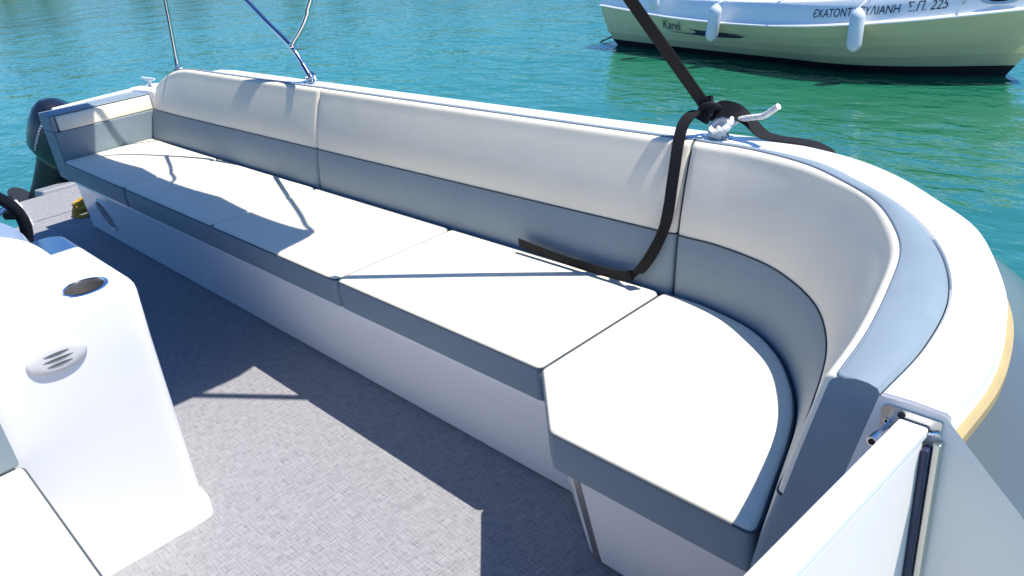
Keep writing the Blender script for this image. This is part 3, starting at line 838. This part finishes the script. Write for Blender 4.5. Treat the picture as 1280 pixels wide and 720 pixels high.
# rail and white topside
def upper(side):
    rings = []
    for s in SS:
        ss = stem(1.0, s); b, z = level(1.0, ss); k = min(1, b/.12); h = .245+.02*math.sin((ss+5)*.5)
        rings.append([nb(ss, side*(b+d*k), z+dz) for d, dz in ((.010, .0), (.034, .004), (.038, .018), (.030, .030), (.006, .034), (-.004, .06), (-.025, .15), (-.045, h-.02), (-.065, h), (-.10, h+.006), (-.20, h+.0), (-.21, h-.05))])
    return rings
bm = bmesh.new()
for sd in (-1, 1): loft(upper(sd), False, False, bm)
child('topside', bm, 'gel', nbt)
bm = bmesh.new()
for sd in (-1, 1):
    loft([[nb(stem(1, s), sd*max(level(1, stem(1, s))[0]-.205, 0), level(1, stem(1, s))[1]+.2), nb(stem(1, s), 0, level(1, stem(1, s))[1]+.22)] for s in SS], False, False, bm)
child('inner_deck', bm, 'gel', nbt)
child('coaming', loft([[nb(s, l, smooth_tab(RZ, s)+z) for l, z in ((-.62, .2), (-.58, .42), (.58, .42), (.62, .2))] for s in (-3.4, -1.9)]), 'gel', nbt, bevel=.03)
child('seat_cover', loft([[nb(s, l, smooth_tab(RZ, s)+z) for l, z in ((-.70, .2), (-.66, .285), (-.5, .30), (-.5, .2))] for s in (-1.85, -1.05)]), 'terracotta', nbt, bevel=.02)
# swooshes, lettering: mapped on to the hull side
def side_pt(s, z, off):
    rz = smooth_tab(RZ, s)
    if z <= rz:
        q = z/rz; b, _ = level(q, s); return nb(s, -(b+off+.028), z)
    h = z-rz; b, _ = level(1, s); return nb(s, -(b-.004-.02*max(0, (h-.06)/.09)+off), z)
def fit(bm, width):
    x1 = max(v.co.x for v in bm.verts); x0 = min(v.co.x for v in bm.verts)
    for v in bm.verts: v.co.x = (v.co.x-x0)*width/(x1-x0)
    return bm
def map_bm(bm, s0, z0, zf, off=.004, flip=True):
    for v in bm.verts:
        s = s0+v.co.x; v.co = side_pt(s, zf(s)+z0+v.co.y, off+v.co.z)
    return bm
railf = lambda s: smooth_tab(RZ, s)
child('lettering', map_bm(fit(text_bm('Karel', .17, .35), .36), -3.95, -.145, railf, .010), 'ink', nbt, recalc=False)
child('lettering', map_bm(fit(text_bm('ЄKATONTAΠYΛIANH', .115, .05), .84), -1.53, .095, railf), 'ink', nbt, recalc=False)
child('lettering', map_bm(fit(text_bm('Σ.Π. 225', .125, .18), .33), -.64, .095, railf), 'ink', nbt, recalc=False)
bm = bmesh.new()
sw = [(-3.95, -.165), (-3.6, -.172), (-3.42, -.168), (-3.34, -.150), (-3.36, -.128), (-3.46, -.108), (-3.20, -.118), (-2.9, -.122), (-2.66, -.132), (-2.53, -.150), (-2.62, -.165), (-2.9, -.178), (-3.4, -.184), (-3.7, -.178)]
sw = densify(sw, .04)
f = bm.faces.new([bm.verts.new((x, y, 0)) for x, y in sw]); bmesh.ops.triangulate(bm, faces=[f])
map_bm(bm, 0, 0, railf, .008); child('swoosh', bm, 'ink', nbt, recalc=False)
# hull light near the bow
def oval(s0, z0, rs, rz, off): return [side_pt(s0+rs*math.cos(k*math.tau/24), railf(s0)+z0+rz*math.sin(k*math.tau/24), off) for k in range(24)]
pl = child('port_light', loft([oval(.05, .125, .135, .045, .006), oval(.05, .125, .13, .042, .016), oval(.05, .125, .10, .032, .016)], True, True), 'brushed', nbt)
child('lens', loft([oval(.05, .128, .075, .022, .017), oval(.05, .128, .06, .016, .021)], True, True), 'dark', pl)
for s0 in (-.20,):
    child('eye_bolt', tube([side_pt(s0, railf(s0)+.17, .01), side_pt(s0+.02, railf(s0)+.15, .03), side_pt(s0+.0, railf(s0)+.12, .02)], .008, 8), 'brushed', nbt)
child('rub_strake', tube([nb(stem(1, s), -(level(1, stem(1, s))[0]+.036*min(1, level(1, stem(1, s))[0]/.12)), level(1, stem(1, s))[1]+.014) for s in SS], .008, 8), 'gel', nbt)
for s0 in (-1.95, -1.05, -.3):
    child('stanchion', cyl(nb(s0, -level(1, s0)[0]+.12, railf(s0)+.24), nb(s0, -level(1, s0)[0]+.14, railf(s0)+.55), .012, 8), 'steel', nbt)
ml = tube(catmull([nb(-5.24, -.60, .17), nb(-5.5, -.68, .06), nb(-5.8, -.78, -.05)], 6), .011, 8)
tag(obj('mooring_line', ml, 'rubber'), 'dark mooring line running from the olive boat stern into the water', 'rope')
def fend(s0, zt, ln, label, lean=0.0):
    b = level(1, s0)[0]+.125
    f0 = nb(s0, -b, zt-ln)
    root = empty('boat_fender', f0, label, 'fender', 'white fenders along the olive boat')
    a = [0, .02, .05, .09, .14, .2, .8, .88, .94, .98, 1.0]; r = [.012, .03, .045, .062, .070, .073, .073, .066, .046, .026, .018]
    P = [nb(s0+lean*(t-1), -b-.0, zt-ln+ln*t) for t in a]
    child('body', tube(P, r, 18), 'fender', root)
    top = nb(s0, -level(1, s0)[0]+.06, railf(s0)+.25)
    child('lanyard', tube([P[-1], P[-1].lerp(top, .6)+V((0, 0, .02)), top], .006, 6), 'rope', root)
    return root
fend(-2.80, .715, .43, 'white fender hanging over the navy swoosh of the olive boat', .10)
fend(-.97, .735, .43, 'white fender hanging across the lettering of the olive boat', .03)
fend(-3.93, .97, .38, 'white fender near the stern of the olive boat, only its lower tip showing', .04)

# ------------------------------------------------------------------ water and far shore (seen only mirrored in the water)
bm = bmesh.new(); bmesh.ops.create_grid(bm, x_segments=4, y_segments=4, size=900)
for v in bm.verts: v.co.z = ZW
tag(obj('water', bm, 'water'), 'turquoise harbour water', 'water', kind='structure')
bm = bmesh.new(); rings = []
for i in range(41):
    a = math.radians(95+i*95/40); R = 98+3*math.sin(i*.9)
    c, s = math.cos(a), math.sin(a)
    rings.append([(c*(R+d), s*(R+d), z) for d, z in ((0, ZW-1), (.5, ZW+1.0+.2*math.sin(i*2.1)), (6, ZW+1.3), (30, ZW+3+1.2*math.sin(i*.6)), (140, ZW+9))])
loft(rings, False, False, bm); tag(obj('shore', bm, 'shore'), 'low stone shore across the harbour', 'shore', kind='structure')
bm = bmesh.new()
for k in range(16):
    a = math.radians(118+k*4.2+random.uniform(-1.5, 1.5)); R = random.uniform(102, 112); c = V((math.cos(a)*R, math.sin(a)*R, ZW+1.4)); h = random.uniform(3.5, 6)
    tube([c, c+V((0, 0, h*.5))], [.25, .12], 6, bm)
    for j in range(170):
        d = V((random.gauss(0, 1), random.gauss(0, 1), random.gauss(0, 1))).normalized()*random.random()**.4
        p = c+V((d.x*h*.42, d.y*h*.42, h*.62+d.z*h*.36)); q = V((random.gauss(0, 1), random.gauss(0, 1), random.gauss(0, 1))).normalized(); t = q.orthogonal().normalized(); u = q.cross(t); e = random.uniform(.25, .5)
        bm.faces.new([bm.verts.new(p+t*e), bm.verts.new(p+u*e), bm.verts.new(p-t*e), bm.verts.new(p-u*e)])
o = obj('tree_line', bm, 'leaf', smooth=False, recalc=False); tag(o, 'dark green trees along the far shore', 'trees', kind='stuff')

# ------------------------------------------------------------------ sky, sun, camera
w = bpy.data.worlds.new('World'); sc.world = w; w.use_nodes = True
nt = w.node_tree; bg = nt.nodes['Background']; sky = nt.nodes.new('ShaderNodeTexSky'); sky.sky_type = 'NISHITA'; sky.sun_disc = False
sky.sun_elevation = math.asin(SUN.z); sky.sun_rotation = math.atan2(SUN.x, SUN.y)
sky.air_density = 1.0; sky.dust_density = .3; sky.ozone_density = 6.0; sky.altitude = 0
hs = nt.nodes.new('ShaderNodeMix'); hs.data_type = 'RGBA'; hs.blend_type = 'MULTIPLY'; hs.inputs[0].default_value = 1
hs.inputs[7].default_value = (.50, .79, 1.10, 1); nt.links.new(sky.outputs[0], hs.inputs[6]); nt.links.new(hs.outputs[2], bg.inputs[0]); bg.inputs[1].default_value = .115
ld = bpy.data.lights.new('sun', 'SUN'); ld.energy = 4.7; ld.angle = math.radians(.5); ld.color = (1, .95, .87)
lo = bpy.data.objects.new('sun', ld); COL.objects.link(lo); lo.rotation_euler = SUN.to_track_quat('Z', 'Y').to_euler(); lo.location = (0, 0, 12)
cd = bpy.data.cameras.new('camera'); cd.sensor_width = 36; cd.lens = 995.6/1280*36; cd.clip_start = .02; cd.clip_end = 3000
co = bpy.data.objects.new('camera', cd); COL.objects.link(co); co.location = (1.28030, -1.20647, 1.57126)
co.rotation_euler = [math.radians(a) for a in (64.18154, 5.96854, 45.45191)]
sc.camera = co
vs = sc.view_settings; vs.view_transform = 'Standard'; vs.look = 'None'; vs.gamma = 1; vs.use_curve_mapping = False; vs.exposure = .6
sc.cycles.max_bounces = 8
